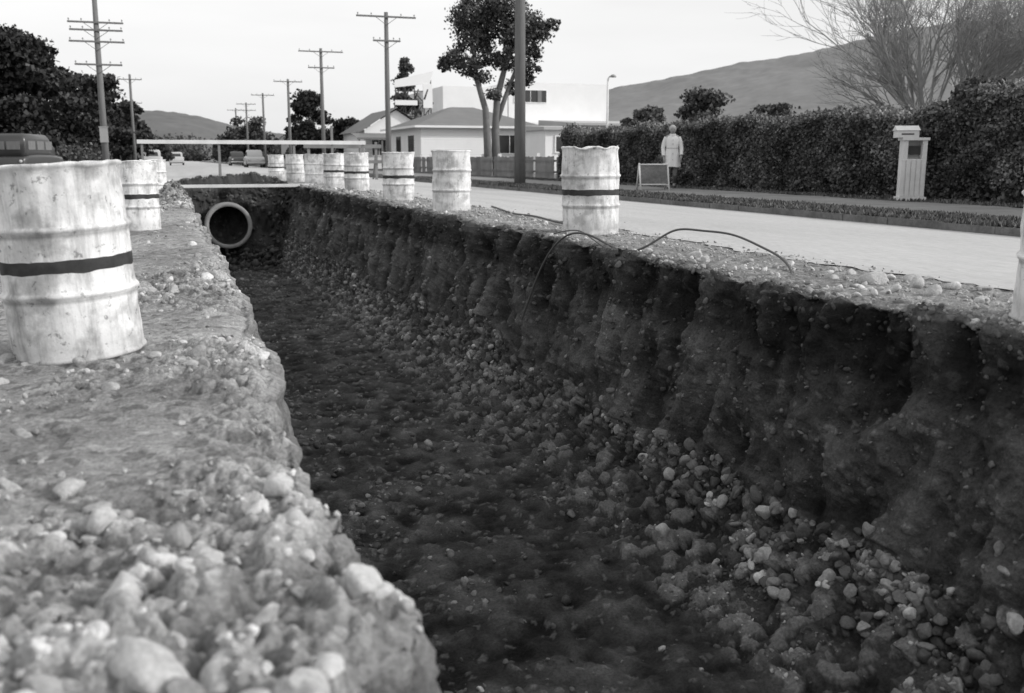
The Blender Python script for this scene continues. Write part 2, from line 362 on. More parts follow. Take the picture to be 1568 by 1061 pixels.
stones('spoil_heap',Pf[i],sz,rng.uniform(.06,.26,500),T2,.8,1)
i=pick(np.exp(-((y-32.2)/.8)**2)*((X>0)&(X<3.4)),600); sz=rng.uniform(.02,.08,600)
stones('spoil_bank',Pf[i],sz,rng.uniform(.04,.16,600),T2,.8,1)

# ------------------------------------------------------------------ road, kerb, verge, footpath
def sheet(name,xa,xb,ys,nx,mat,zoff,zfun=None):
    ys=np.array(ys); t=np.linspace(0,1,nx)[None]
    X=xa(ys)[:,None]+(xb(ys)-xa(ys))[:,None]*t; Y=ys[:,None]*np.ones((1,nx)); Zz=(zt(X,Y) if zfun is None else zfun(X,Y))+zoff
    i=np.arange(X.size).reshape(X.shape); F=np.stack([i[:-1,:-1],i[:-1,1:],i[1:,1:],i[1:,:-1]],-1).reshape(-1,4)
    return mesh_np(name,np.stack([X,Y,Zz],-1).reshape(-1,3),F,mat)
ry=np.concatenate([np.arange(-60,0,1.),np.arange(0,34,.08),34*1.03**np.arange(0,110)])
def rl(Y): return np.where(Y<34.5,4.52+.12*vn(Y*.9,Y*0,Y*0,201)+.08*vn(Y*4,Y*0,Y*0,202)+.05*vn(Y*13,Y*0,Y*0,203),-1.6+.1*vn(Y*.6,Y*0,Y*0,204))
sheet('road',rl,lambda Y:8.9+0*Y,ry,60,M['road'],.006)
scatter('gravel_road_edge',((zn==6)[None]*(X>3.9)+(zn==7)[None]*(X<5.3)*.6)*inY*dw,3600,.004,.014,3,.8,1.8,-.5,dist=.1)
k=B()
yy=-20
while yy<200:
    L=.9 if yy<60 else 6
    k.box(8.9+random.uniform(-.015,.015),9.04,yy,yy+L-.006,-.2,-.015+random.uniform(-.012,.008)); yy+=L
k.obj('kerb',M['kerb'])
gy=np.concatenate([np.arange(-20,60,.15),np.arange(60,500,5.)])
def vz(X,Y): return -.035+.028*fbm(X*2.3,Y*2.3,0*X,3,301)+.05*np.exp(-((X-9.35)/.35)**2)
sheet('grass_verge',lambda Y:9.045+.0*Y,lambda Y:10.45+.10*vn(Y*.8,Y*0,Y*0,7)+.06*vn(Y*3,Y*0,Y*0,7),gy,18,M['verge'],.0,vz)
sheet('footpath',lambda Y:10.2+0*Y,lambda Y:13.0+0*Y,gy,8,M['path'],-.028,lambda X,Y:0*X)
sheet('grass_strip',lambda Y:12.85+.08*vn(Y*.8,Y*0,Y*0,17),lambda Y:14.6+0*Y,gy,14,M['verge'],.01,vz)
def quads(name,C,size,tone,mat,upright=False,asp=1.0):
    n=len(C); a=rng.normal(size=(n,3)); 
    if upright: a=np.stack([rng.normal(size=n)*.35,rng.normal(size=n)*.35,np.ones(n)],-1)
    a/=np.linalg.norm(a,axis=1,keepdims=True); b=rng.normal(size=(n,3)); b-=a*np.sum(a*b,1,keepdims=True); b/=np.linalg.norm(b,axis=1,keepdims=True)
    a=a*(size*asp)[:,None]; b=b*size[:,None]
    V=np.stack([C-a-b*.6,C-a*.2+b,C+a*1.1+b*.1,C+a*.1-b],1).reshape(-1,3)
    F=np.arange(4*n).reshape(n,4)
    return V,F,np.repeat(tone,4)
n=34000; gx=np.where(rng.random(n)<.72,8.93+1.5*rng.random(n)**1.5,12.9+.85*rng.random(n)); gyy=4+34*rng.random(n)**1.3
C=np.stack([gx,gyy,vz(gx,gyy)+.02],-1)
V,Fq,A=quads('g',C,rng.uniform(.008,.02,n),rng.uniform(.04,.20,n),None,True,2.6)
mesh_np('grass',V,Fq,M['leaf'],attr=A,smooth=False)

# ------------------------------------------------------------------ drums
def drum(loc,band=True,lean=(0,0),seed=0,rz=0,wav=1.0):
    r=.286; H=.88
    prof=[(.0,.012),(r-.012,.012),(r-.012,0),(r+.006,0),(r+.008,.008),(r+.006,.018),(r,.022)]
    def rib(z): return [(r,z-.020),(r+.006,z-.012),(r+.013,z-.004),(r+.013,z+.004),(r+.006,z+.012),(r,z+.020)]
    zs=[.07,.12,.17,.22,.26]; prof+=[(r,q) for q in zs]; prof+=rib(.30)
    prof+=[(r,.36),(r,.400)]; prof+=[(r+.0005,.402),(r+.0005,.43),(r+.0005,.455),(r,.457)]
    prof+=[(r,.50),(r,.54)]+rib(.59)+[(r,q) for q in(.64,.70,.76,.81,.85)]
    prof+=[(r+.004,.858),(r+.009,.866),(r+.009,.874),(r+.004,.88),(r-.006,.88),(r-.010,.874),(r-.012,.855),(r*.6,.850),(0,.848)]
    mi=[]
    for i in range(len(prof)-1):
        zm=(prof[i][1]+prof[i+1][1])/2; mi.append(1 if band and .4005<zm<.4565 else 0)
    b=B(); b.lathe(prof,72,mi=mi)
    V=np.array(b.v); a=np.arctan2(V[:,1],V[:,0]); s=seed*17.3
    rr=np.hypot(V[:,0],V[:,1]); d=.015*fbm(np.cos(a)*1.6+s,np.sin(a)*1.6,V[:,2]*3,3,5)+.030*np.minimum(0,vn(np.cos(a)*3+s,np.sin(a)*3,V[:,2]*5,9)+.2)
    d+=.006*fbm(np.cos(a)*6+s,np.sin(a)*6,V[:,2]*14,2,29)
    d+=.018*ss(.76,.88,V[:,2])*fbm(np.cos(a)*4+s,np.sin(a)*4,V[:,2]*0,3,19)
    f=np.where(rr>.2,1+d/.286,1); V[:,0]*=f;V[:,1]*=f
    V[:,2]+=ss(.80,.88,V[:,2])*(wav*.022*fbm(np.cos(a)*3+s,np.sin(a)*3,0*a,3,77)-.006)*(rr>.2)+ (rr<.25)*(V[:,2]>.8)*-.01
    bandz=(V[:,2]>.39)&(V[:,2]<.47); V[:,2]+=bandz*.010*fbm(np.cos(a)*4+s,np.sin(a)*4,V[:,2]*60,3,3)
    b.v=[tuple(q) for q in V]
    ob=b.obj('oil_drum_barrier',[M['drum'],M['band']],loc,rz)
    ob.rotation_euler=(R(lean[0]),R(lean[1]),rz); return ob
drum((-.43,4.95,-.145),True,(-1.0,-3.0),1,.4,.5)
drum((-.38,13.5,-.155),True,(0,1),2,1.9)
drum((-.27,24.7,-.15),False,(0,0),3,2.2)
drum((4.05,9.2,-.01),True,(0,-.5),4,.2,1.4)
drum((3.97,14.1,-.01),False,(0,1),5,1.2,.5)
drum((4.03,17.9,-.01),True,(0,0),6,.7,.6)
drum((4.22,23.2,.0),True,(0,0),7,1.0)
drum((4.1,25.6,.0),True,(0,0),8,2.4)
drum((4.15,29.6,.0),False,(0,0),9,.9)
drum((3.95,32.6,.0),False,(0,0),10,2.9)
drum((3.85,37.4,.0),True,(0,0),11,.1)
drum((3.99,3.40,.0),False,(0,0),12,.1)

# ------------------------------------------------------------------ cable
def cable(name,pts,r):
    cu=bpy.data.curves.new(name,'CURVE'); cu.dimensions='3D'; cu.bevel_depth=r; cu.bevel_resolution=3
    sp=cu.splines.new('NURBS'); sp.points.add(len(pts)-1); sp.order_u=4; sp.use_endpoint_u=True
    for p,q in zip(sp.points,pts): p.co=(*q,1)
    sp.resolution_u=12; cu.materials.append(M['cable']); ob=bpy.data.objects.new(name,cu); COL.objects.link(ob); return ob
cable('hose',[(3.20,8.9,-.80),(3.24,8.8,-.58),(3.28,8.7,-.35),(3.33,8.45,-.05),(3.40,8.15,.12),(3.5,7.85,.09),(3.5,7.55,.02),(3.52,7.2,-.02)],.0095)
cable('hose',[(3.52,7.3,-.02),(3.56,7.15,0.01),(3.7,7.1,.09),(3.85,7.05,.21),(4.0,6.9,.18),(4.1,6.6,.19),(4.12,6.2,.10),(4.05,5.85,.07),(3.95,5.6,.01),(3.85,5.45,-.01)],.0085)
cable('hose',[(3.52,7.7,.0),(3.62,8.2,.03),(3.7,8.6,.10),(3.6,8.9,.05),(3.45,9.1,-.02),(3.42,9.3,-.15)],.006)
cable('hose',[(4.75,14.6,.02),(4.55,13.4,.02),(4.3,12.4,.02),(4.35,11.5,.05),(4.2,10.6,.02),(4.25,9.8,.03),(4.1,9.55,.02)],.012)
# ------------------------------------------------------------------ pipe
b=B(); n=48
prof=[(.53,1.9),(.53,.02),(.535,0),(.63,0),(.645,.02),(.645,.35),(.60,.42),(.60,1.9)]
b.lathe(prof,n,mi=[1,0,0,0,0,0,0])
b.v=[(1.58+x_, 28.65+z_, -1.10+y_) for x_,y_,z_ in b.v]
b.f=[f[::-1] for f in b.f]
b.obj('concrete_pipe',[M['conc'],M['concin']])
hp=np.stack([rng.uniform(.8,2.9,240),rng.uniform(26.6,29.0,240),-2.2+rng.random(240)**2*.45],-1)
stones('rubble_pile',hp,rng.uniform(.04,.14,240),rng.uniform(.03,.10,240),T2,.8,1)
b=B(); b.box(-.1,3.95,28.35,28.6,-.03,.04); b.box(.1,3.8,28.75,28.9,-.05,.0)
b.obj('timber_plank',M['whitewood'])
e=empty('road_barrier',(0,0,0))
b=B(); b.box(-.85,6.9,35.9,35.95,1.24,1.37); b.obj('rail',M['whitewood'],parent=e)
b=B()
for px in(-.7,1.8,4.35,5.7,6.8):
    b.box(px-.04,px+.04,35.95,36.03,-.12,1.3 if px not in(5.7,) else 1.9)
    b.tube([(px,36.0,1.1),(px,36.7,-.1)],[.03,.03],6)
b.obj('posts',M['fence'],parent=e)
e=empty('road_barrier',(0,0,0))
b=B(); b.box(5.2,8.3,39.9,39.95,1.15,1.3); b.box(5.2,8.3,39.9,39.95,.55,.68); b.obj('rail',M['fence'],parent=e)
b=B()
for px in(5.4,8.1): b.box(px-.05,px+.05,39.95,40.05,-.12,1.4); b.tube([(px,40.0,1.1),(px,40.7,-.1)],[.035,.035],6)
b.obj('posts',M['fence'],parent=e)

# ------------------------------------------------------------------ poles
def pole(x_,y_,h,arms,r=.13,z0=-.1,name='power_pole'):
    b=B(); b.tube([(0,0,0),(0,0,h*.5),(0.02,0,h)],[r*1.1,r*.95,r*.72],12,0)
    for z,wid in arms:
        b.box(-wid,wid,-.15,-.08,z-.035,z+.035,0)
        for q in (-.95,-.5,.5,.95):
            qx=q*wid; b.tube([(qx,-.12,z+.03),(qx,-.12,z+.10)],[.01,.01],5,1); b.lathe([(.0,.08),(.028,.08),(.034,.11),(.02,.14),(.0,.15)],8,1,c=(qx,-.12,z))
        b.tube([(-.45,-.12,z-.03),(0,-.13,z-.35)],[.012,.012],5,0); b.tube([(.45,-.12,z-.03),(0,-.13,z-.35)],[.012,.012],5,0)
    return b.obj(name,[M['pole'],M['galv']],(x_,y_,z0),0)
pole(9.5,26.6,10.5,[(10.0,1.2),(9.2,1.2)],.15)
for Yp,h,a in((43.6,6.95,[(6.85,1.3),(5.85,.6)]),(62.6,7.35,[(7.25,1.35),(6.3,.8)]),(80,6.8,[(6.7,1.1)]),(101,7.0,[(6.9,1.1)]),(122,7.2,[(7.1,1.1),(6.4,1.1)]),(140,7.4,[(7.2,1.1)])): pole(9.4,Yp,h+.1,a,.12)
pole(-2.3,44.7,7.4,[(6.25,1.05),(5.95,1.0),(5.5,1.05),(4.6,.9)],.13)
pole(-2.2,84.5,7.3,[(6.9,.9)],.12)
pole(-3,120,7.3,[(6.9,1.0)],.12)
b=B(); b.box(-.16,.16,-.20,-.14,1.5,2.1,0); b.box(-.19,.19,-.22,-.12,2.1,2.14,0); b.obj('meter_box',M['galv'],(-2.3,44.7,-.1))

# ------------------------------------------------------------------ trees
def foliage(clumps,n,size,tone=(.03,.10),seed=0,squash=1.0,spread=.75):
    cs=np.array(clumps); w=cs[:,3]**2; w/=w.sum(); i=rng.choice(len(cs),n,p=w)
    d=rng.normal(size=(n,3)); d/=np.linalg.norm(d,axis=1,keepdims=True)
    rad=cs[i,3]*(.30+spread*rng.random(n)**.6)
    rad*=1+.75*fbm(d[:,0]*2.2+cs[i,0]*3,d[:,1]*2.2+cs[i,1],d[:,2]*2.2+cs[i,2],3,5)
    rad*=1+.35*rng.random(n)**5
    d[:,2]*=squash
    C=cs[i,:3]+d*rad[:,None]
    tn=tone[0]+(tone[1]-tone[0])*rng.random(n)*(.5+.7*(h3(i*1.0,i*0.+3,i*0.,5)))
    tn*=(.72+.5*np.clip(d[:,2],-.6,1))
    return quads('',C,rng.uniform(size*.5,size*1.3,n),tn,None)
def tree(name,loc,clumps,trunks,n,leaf,tone=(.03,.09),squash=.8,bark='bark',limbs=None):
    e=empty(name,loc)
    b=B()
    for pts,r in trunks: b.tube(pts,r,9)
    for c in clumps[:limbs]:
        tp=min((Vector(p) for pts,_ in trunks for p in pts[1:]),key=lambda p:(p-Vector(c[:3])).length+ (0 if p.z<c[2] else 3))
        mid=(tp+Vector(c[:3]))/2+Vector((0,0,-.15*c[3])); b.tube([tp,mid,Vector(c[:3])],[.07*c[3]**.5+.02,.04*c[3]**.5+.015,.02],6)
    b.obj('trunk',M[bark],parent=e)
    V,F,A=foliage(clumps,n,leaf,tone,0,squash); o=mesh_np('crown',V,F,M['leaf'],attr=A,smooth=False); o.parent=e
    return e
gum=[(-1.25,.2,7.1,.85),(-.2,-.3,7.5,.8),(.7,.3,7.35,.8),(1.5,-.2,6.9,.7),(2.2,.2,6.55,.55),(2.65,-.1,6.9,.3),(-1.1,.3,6.2,.7),(-.2,.4,6.5,.6),(.8,-.4,6.3,.75),(1.75,.3,5.8,.6),(-2.0,.1,5.25,.5),(-1.4,-.3,4.95,.5),(-2.35,.3,5.0,.3),(-.4,.2,5.4,.55),(.5,.2,5.2,.5),(1.3,-.2,4.9,.5),(1.6,.1,4.4,.3),(-.6,.1,4.45,.4),(.9,.2,4.1,.35),(-.15,0,3.7,.3)]
r_=random.Random(3); g2=list(gum)
for c in gum:
    for k in range(4):
        a=r_.random()*6.28; q=c[3]*r_.uniform(.7,1.25); g2.append((c[0]+q*math.cos(a),c[1]+r_.uniform(-.4,.4),c[2]+q*math.sin(a)*.8,c[3]*r_.uniform(.2,.42)))
tree('gum_tree',(14.6,44.2,-.05),g2,[([(-.35,0,0),(-.42,0,1.5),(-.5,0,3),(-.9,.1,4.4),(-1.1,.1,6.2)],[.22,.18,.15,.12,.06]),([(.05,.1,0),(.0,.1,2),(.1,.1,3.6),(.5,.1,5),(.8,0,6.8)],[.22,.18,.16,.12,.05]),([(.05,.1,2.4),(.5,.1,3.6),(1.0,.1,4.8),(1.6,.1,6.3)],[.13,.11,.09,.05])],19000,.06,(.04,.19),.8,limbs=40)
def blobtree(name,loc,w,h,nb,n,leaf,tone=(.02,.07),base=.15,seed=1,taper=.5,rk=.10):
    r_=random.Random(seed); cl=[]
    for i in range(nb):
        q=r_.random(); z=h*(base+(1-base)*q)*.93; ww=w/2*(1-taper*q**2)*(.55+.45*math.sin(math.pi*min(1,q+.25)))
        ww*=1+.25*math.sin(q*9+seed)
        a=r_.random()*6.28; rr=ww*r_.random()**.5
        cl.append((rr*math.cos(a),rr*math.sin(a),z,w*rk*r_.uniform(.5,1.5)))
    return tree(name,loc,cl,[([(0,0,0),(0.05,0,h*.4),(0,.05,h*.88)],[w*.035,w*.028,w*.01])],n,leaf,tone,.55,limbs=24)
blobtree('pine_tree',(-9.6,77,-.1),11,10.0,110,34000,.15,(.015,.09),.10,3)
blobtree('pine_tree',(-15.0,70,-.1),9,9.6,80,18000,.16,(.015,.09),.10,4)
blobtree('pine_tree',(-5.0,88,-.1),7.5,7.6,70,14000,.15,(.02,.09),.06,5)
blobtree('pine_tree',(-3.2,104,-.1),6.5,6.2,50,9000,.17,(.03,.10),.05,6)
blobtree('macrocarpa_tree',(12.6,92,-.1),5.0,7.1,60,11000,.13,(.02,.09),.05,8,.35,.13)
blobtree('macrocarpa_tree',(16.6,96,-.1),5.2,5.0,50,9000,.13,(.02,.09),.04,9,.3,.13)
blobtree('macrocarpa_tree',(9.8,128,-.1),7,5.8,44,7000,.17,(.04,.12),.04,10,.3,.13)
blobtree('conifer_tree',(23.4,100,-.1),4.6,11.4,60,9000,.14,(.04,.15),.2,12,.85,.10)
blobtree('shrub_tree',(30.6,53,-.1),5.4,4.9,80,11000,.10,(.05,.17),.05,14,.4,.10)
blobtree('shrub_tree',(27.2,54,-.1),4.0,3.9,46,6000,.10,(.05,.17),.05,15,.3,.11)
blobtree('shrub_tree',(36.0,54,-.1),5.2,4.3,66,9000,.10,(.05,.17),.05,16,.3,.10)
cl=[];r_=random.Random(5)
for i in range(420):
    X_=r_.uniform(-60,26); Y_=r_.uniform(150,260)
    if -4<X_<11: Y_=r_.uniform(300,420)
    hh=r_.uniform(1.5,4.5)*Y_/190; cl.append((X_,Y_,hh*.55,hh*.5)); cl.append((X_+r_.uniform(-2,2),Y_,hh*.3,hh*.45))
for i in range(160):
    X_=r_.uniform(16,80);Y_=r_.uniform(100,170); hh=r_.uniform(2,4.5); cl.append((X_,Y_,hh*.5,hh*.5))
V,F,A=foliage(cl,34000,.42,(.03,.12)); mesh_np('distant_trees',V,F,M['leaf'],attr=A,smooth=False)
cl=[]
for i in range(60):
    X_=r_.uniform(-13,-3.2); Y_=r_.uniform(58,66); hh=r_.uniform(.6,1.5); cl.append((X_,Y_,hh*.5,hh*.55))
V,F,A=foliage(cl,9000,.10,(.03,.12)); mesh_np('roadside_shrubs',V,F,M['leaf'],attr=A,smooth=False)
def bare(name,loc,seed,h=6.2,sp=.7):
    r_=random.Random(seed); b=B()
    def br(p,d,l,r,lv):
        pts=[p];rad=[r];q=p.copy();dd=d.copy();ns=4
        for i in range(ns):
            dd=(dd+Vector((r_.gauss(0,.10),r_.gauss(0,.10),r_.gauss(.03,.07)))).normalized(); q=q+dd*l/ns; pts.append(q.copy()); rad.append(r*(1-.62*(i+1)/ns))
        b.tube(pts,rad,7 if lv==0 else(5 if lv<3 else 3),0,cap=False)
        if lv>=4: return
        nb=[7,6,5,3][lv]
        for i in range(nb):
            t=r_.uniform(.25,1.0); k=min(ns-1,int(t*ns)); pp=pts[k].lerp(pts[k+1],t*ns-k)
            ax=Vector((r_.gauss(0,1),r_.gauss(0,1),r_.gauss(0,.5))).normalized()
            nd=(dd+ax*r_.uniform(.35,.75)).normalized(); br(pp,nd,l*r_.uniform(.5,.78),max(rad[k]*.62,.006),lv+1)
    for i in range(9):
        a=6.28*i/9+r_.uniform(-.3,.3); br(Vector((0,0,.9)),Vector((math.cos(a)*sp,math.sin(a)*sp,1.0)).normalized(),h*r_.uniform(.42,.62),.085,0)
    b.tube([(0,0,-.1),(0,0,.5),(0,0,1.1)],[.22,.17,.14],9)
    return b.obj(name,M['barkpale'],loc)
bare('bare_willow_tree',(19.3,21.2,-.05),11,6.2,.95)
bare('bare_willow_tree',(21.2,16.4,-.05),12,5.6,.8)

# ------------------------------------------------------------------ hedges
def hedge(name,x0,x1,y0,y1,h,nleaf,seed):
    pr=[];W=x1-x0;c=.22
    for t in np.linspace(0,1,14): pr.append((x0,t*(h-c),-1,0))
    for a in np.linspace(0,math.pi/2,6)[1:]: pr.append((x0+c-c*math.cos(a),h-c+c*math.sin(a),-math.cos(a),math.sin(a)))
    for t in np.linspace(0,1,8)[1:-1]: pr.append((x0+c+t*(W-2*c),h,0,1))
    for a in np.linspace(math.pi/2,0,6): pr.append((x1-c+c*math.cos(a),h-c+c*math.sin(a),math.cos(a),math.sin(a)))
    for t in np.linspace(1,0,8)[1:]: pr.append((x1,t*(h-c),1,0))
    pr=np.array(pr)
    def surf(p,yy,off):
        X=p[:,0];Zz=p[:,1]
        d=.18*fbm(X*1.3+seed,yy*1.1,Zz*1.6,3,seed)+.12*fbm(X*4,yy*4,Zz*4,2,seed+3)+off
        topv=.14*fbm(yy*.6+seed,yy*0,yy*0,3,seed+9)*(Zz/h)
        e=np.minimum(yy-y0,y1-yy); k=np.sqrt(np.clip(e/.35,0,1)); xc=(x0+x1)/2
        return np.stack([xc+(X+p[:,2]*d-xc)*(.35+.65*k),yy,(Zz+p[:,3]*d+topv)*(.86+.14*k)-.05],-1)
    ysn=np.linspace(y0,y1,int((y1-y0)/.12)); V=[]
    for yv in ysn: V.append(surf(pr,np.full(len(pr),yv),-.06))
    V=np.array(V); nY,nP=V.shape[:2]; i=np.arange(nY*nP).reshape(nY,nP); F=np.stack([i[:-1,:-1],i[1:,:-1],i[1:,1:],i[:-1,1:]],-1).reshape(-1,4)
    e=empty(name,(0,0,0))
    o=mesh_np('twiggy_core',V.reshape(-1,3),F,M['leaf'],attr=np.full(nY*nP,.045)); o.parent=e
    t=rng.random(nleaf)**1.35*(len(pr)-10); k=t.astype(int); f=(t-k)[:,None]; p=pr[k]*(1-f)+pr[k+1]*f
    yv=y0+(y1-y0)*rng.random(nleaf)
    off=rng.normal(size=nleaf)*.035+.10*rng.random(nleaf)**9
    C=surf(p,yv,off)
    m=np.where(rng.random(nleaf)<.05)[0]; C[m,0]=x0+.15+(W-.3)*rng.random(len(m)); C[m,2]=h*.95*rng.random(len(m)); C[m,1]=np.where(rng.random(len(m))<.5,y0,y1)+rng.normal(size=len(m))*.03
    tn=rng.uniform(.06,.26,nleaf)*(.8+1.1*fbm(C[:,0]*1.2,C[:,1]*1.5,C[:,2]*2.0,3,seed+20))*(.80+.75*(p[:,3]>.5))  # sunlit hedge top painted in as lighter leaves, over random tone
    tn=np.clip(tn,.03,.32)
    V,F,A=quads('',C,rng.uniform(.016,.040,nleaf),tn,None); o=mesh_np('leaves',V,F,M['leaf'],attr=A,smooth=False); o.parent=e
hedge('hedge',13.75,15.3,14.75,34.2,1.74,95000,3)
hedge('hedge',13.72,15.25,3.5,15.05,1.98,80000,8)
b=B(); yy=34.6
while yy<62:
    b.box(13.85,13.9,yy,yy+.11,-.1,.82+random.uniform(-.03,.03)); 
    yy+=.15
    if random.random()<.04: yy+=.3
for z in(.2,.62): b.box(13.91,13.96,34.6,62,z,z+.08)
yy=34.6
while yy<62: b.box(13.93,14.06,yy,yy+.12,-.1,.95,1); yy+=2.4
b.obj('paling_fence',[M['fence'],M['whitewood']])
e=empty('letterbox_pillar',(13.25,15.2,-.04),R(-28))
b=B()
b.box(-.25,.25,-.2,.2,0,.08); b.box(-.21,.21,-.17,.17,.08,.78)
for i in range(5): b.box(-.235+.09*i,-.165+.09*i,-.19,-.172,.10,.76)
b.box(-.21,-.13,-.17,.17,.78,1.12); b.box(.13,.21,-.17,.17,.78,1.12); b.box(-.13,.13,.10,.17,.78,1.12); b.box(-.24,.24,-.2,.2,1.12,1.17)
b.obj('pillar',M['whitewood'],parent=e)
b=B(); b.box(-.34,.04,-.2,.16,1.17,1.30); b.add([(-.36,-.22,1.30),(.06,-.22,1.30),(.06,.18,1.30),(-.36,.18,1.30),(-.36,-.02,1.39),(.06,-.02,1.39)],[(0,1,5,4),(2,3,4,5),(1,2,5),(3,0,4),(0,3,2,1)]); b.obj('letter_box',M['whitewood'],parent=e)
b=B(); b.box(-.128,.128,-.02,-.0,.86,1.02); b.box(-.27,-.05,-.205,-.201,1.22,1.245); b.obj('slot',M['dark'],parent=e)

# ------------------------------------------------------------------ houses
def window(b,xa,xb,y0,za,zb,fm,gm,face=-1):
    t=.07
    b.box(xa,xb,y0-.02,y0+.05,za,zb,gm)
    b.box(xa-t,xb+t,y0-.06,y0-.0,zb,zb+t,fm); b.box(xa-t,xb+t,y0-.08,y0-.0,za-t,za,fm)
    b.box(xa-t,xa,y0-.06,y0,za,zb,fm); b.box(xb,xb+t,y0-.06,y0,za,zb,fm)
    b.box((xa+xb)/2-.02,(xa+xb)/2+.02,y0-.05,y0-.022,za,zb,fm)
e=empty('weatherboard_house',(0,0,0))
b=B(); x0,x1,y0,y1=16.2,24.6,65,75
z=-.1
while z<2.85: 
    b.add([(x0,y0,z),(x1,y0,z),(x1,y1,z),(x0,y1,z),(x0+.02,y0+.02,z+.16),(x1-.02,y0+.02,z+.16),(x1-.02,y1-.02,z+.16),(x0+.02,y1-.02,z+.16)],[(0,1,5,4),(1,2,6,5),(2,3,7,6),(3,0,4,7)]); z+=.16
b.obj('walls',M['white'],parent=e)
b=B(); ex=.5; b.add([(x0-ex,y0-ex,2.85),(x1+ex,y0-ex,2.85),(x1+ex,y1+ex,2.85),(x0-ex,y1+ex,2.85),(x0+3.4,y0+4.4,4.35),(x1-3.4,y0+4.4,4.35),(x1-3.4,y1-4.4,4.35),(x0+3.4,y1-4.4,4.35)],[(0,1,5,4),(1,2,6,5),(2,3,7,6),(3,0,4,7),(4,5,6,7),(3,2,1,0)])
b.obj('roof',M['roof'],parent=e)
b=B(); b.box(x0-ex-.03,x1+ex+.03,y0-ex-.06,y0-ex-.01,2.76,2.9); b.box(x0-ex-.06,x0-ex-.01,y0-ex,y1+ex,2.76,2.9); b.obj('fascia',M['white'],parent=e)
b=B(); window(b,21.6,23.3,y0,1.1,2.3,0,1); b.box(x0-.03,x0+.02,67,68.6,1.1,2.3,1); b.box(x0-.03,x0+.02,71,72.4,1.1,2.3,1); b.obj('windows',[M['white'],M['glass']],parent=e)
e=empty('gabled_house')
b=B(); x0,x1,y0,y1=15.3,20.5,80,90
b.box(x0,x1,y0,y1,-.1,3.0); b.add([(x0,y0,3),(x1,y0,3),((x0+x1)/2,y0,4.6)],[(0,1,2)]); b.obj('walls',M['white'],parent=e)
b=B(); xm=(x0+x1)/2
b.add([(x0-.4,y0-.4,2.85),(xm,y0-.4,4.75),(xm,y1,4.75),(x0-.4,y1,2.85),(x1+.4,y0-.4,2.85),(x1+.4,y1,2.85)],[(0,1,2,3),(1,4,5,2)]); b.obj('roof',M['roof'],parent=e)
b=B(); b.add([(14.2,77.4,2.35),(18.6,77.4,2.35),(18.6,80,2.75),(14.2,80,2.75)],[(0,1,2,3)]); b.box(14.2,18.6,77.36,77.4,2.2,2.36)
for px in(14.4,16.2,18.4): b.box(px-.06,px+.06,77.45,77.57,-.1,2.3)
b.obj('verandah',M['roof'],parent=e)
b=B(); window(b,15.9,17.0,y0,1.0,2.2,0,1); window(b,18.2,19.6,y0,1.0,2.2,0,1); b.obj('windows',[M['white'],M['dark']],parent=e)
e=empty('workshop')
b=B(); b.box(12.6,15.8,104,116,-.1,2.8); b.add([(12.6,104,2.8),(15.8,104,2.8),(14.2,104,4.2)],[(0,1,2)]); b.obj('walls',M['roofl'],parent=e)
b=B(); b.add([(12.3,103.7,2.7),(14.2,103.7,4.35),(14.2,116,4.35),(12.3,116,2.7),(16.1,103.7,2.7),(16.1,116,2.7)],[(0,1,2,3),(1,4,5,2)]); b.obj('roof',M['roof'],parent=e)
e=empty('white_commercial_building')
b=B(); b.box(24.6,30.9,90,106,-.1,7.3); b.box(31.0,41.3,90,106,-.1,7.8); b.box(31.8,41.2,87.5,89.78,-.1,4.0); b.obj('walls',M['white'],parent=e)
b=B()
window(b,31.6,34.8,90,6.0,7.1,0,1)
b.box(35.4,39.5,87.44,87.52,1.0,2.6,1); b.obj('windows',[M['white'],M['glass']],parent=e)
b=B(); b.box(33.9,34.3,89.9,89.97,6.0,7.1); b.obj('window_pier',M['roof'],parent=e)
e=empty('rooftop_sign')
b=B(); pts=[(18.3,82,6.5),(21.3,82,6.9),(21.6,82,7.9),(18.3,82,7.1)]
b.add(pts+[(p[0],p[1]+.08,p[2]) for p in pts],[(0,1,2,3),(7,6,5,4),(0,4,5,1),(1,5,6,2),(2,6,7,3),(3,7,4,0)])
b.box(18.3,20.2,81.96,82.04,5.1,5.5); b.box(20.7,21.5,81.96,82.04,4.9,6.85)
b.obj('panel',M['white'],parent=e)
b=B()
for q in(18.4,19.2,20.0,20.8,21.4): b.tube([(q,82.15,3.0),(q,82.15,7.2)],[.05,.05],5); b.tube([(q,82.15,5.6),(q,84,3.2)],[.04,.04],5)
for q in(18.4,19.2,20.0,20.8): b.tube([(q,82.13,4.2),(q+.8,82.13,5.3)],[.04,.04],5); b.tube([(q,82.13,6.2),(q+.8,82.13,5.3)],[.04,.04],5); b.tube([(q,81.97,5.6),(q+.3,81.97,6.4)],[.08,.06],5)
for z in(4.2,5.3,6.25): b.tube([(18.3,82.14,z),(21.5,82.14,z)],[.04,.04],5)
b.obj('lattice',M['dark'],parent=e)
e=empty('low_flat_building')
b=B(); b.box(25.4,32.8,60,66,-.1,2.85); b.obj('walls',M['white'],parent=e)
b=B(); b.add([(25.1,59.6,2.85),(33.1,59.6,2.85),(33.1,66.4,2.85),(25.1,66.4,2.85),(25.1,59.6,3.0),(33.1,59.6,3.0),(33.1,66.4,3.4),(25.1,66.4,3.4)],[(0,3,2,1),(4,5,6,7),(0,1,5,4),(1,2,6,5),(2,3,7,6),(3,0,4,7)]); b.obj('roof',M['roofl'],parent=e)
e=empty('garage')
b=B(); b.box(19.3,21.7,50,54,-.1,2.25); b.obj('walls',M['white'],parent=e)
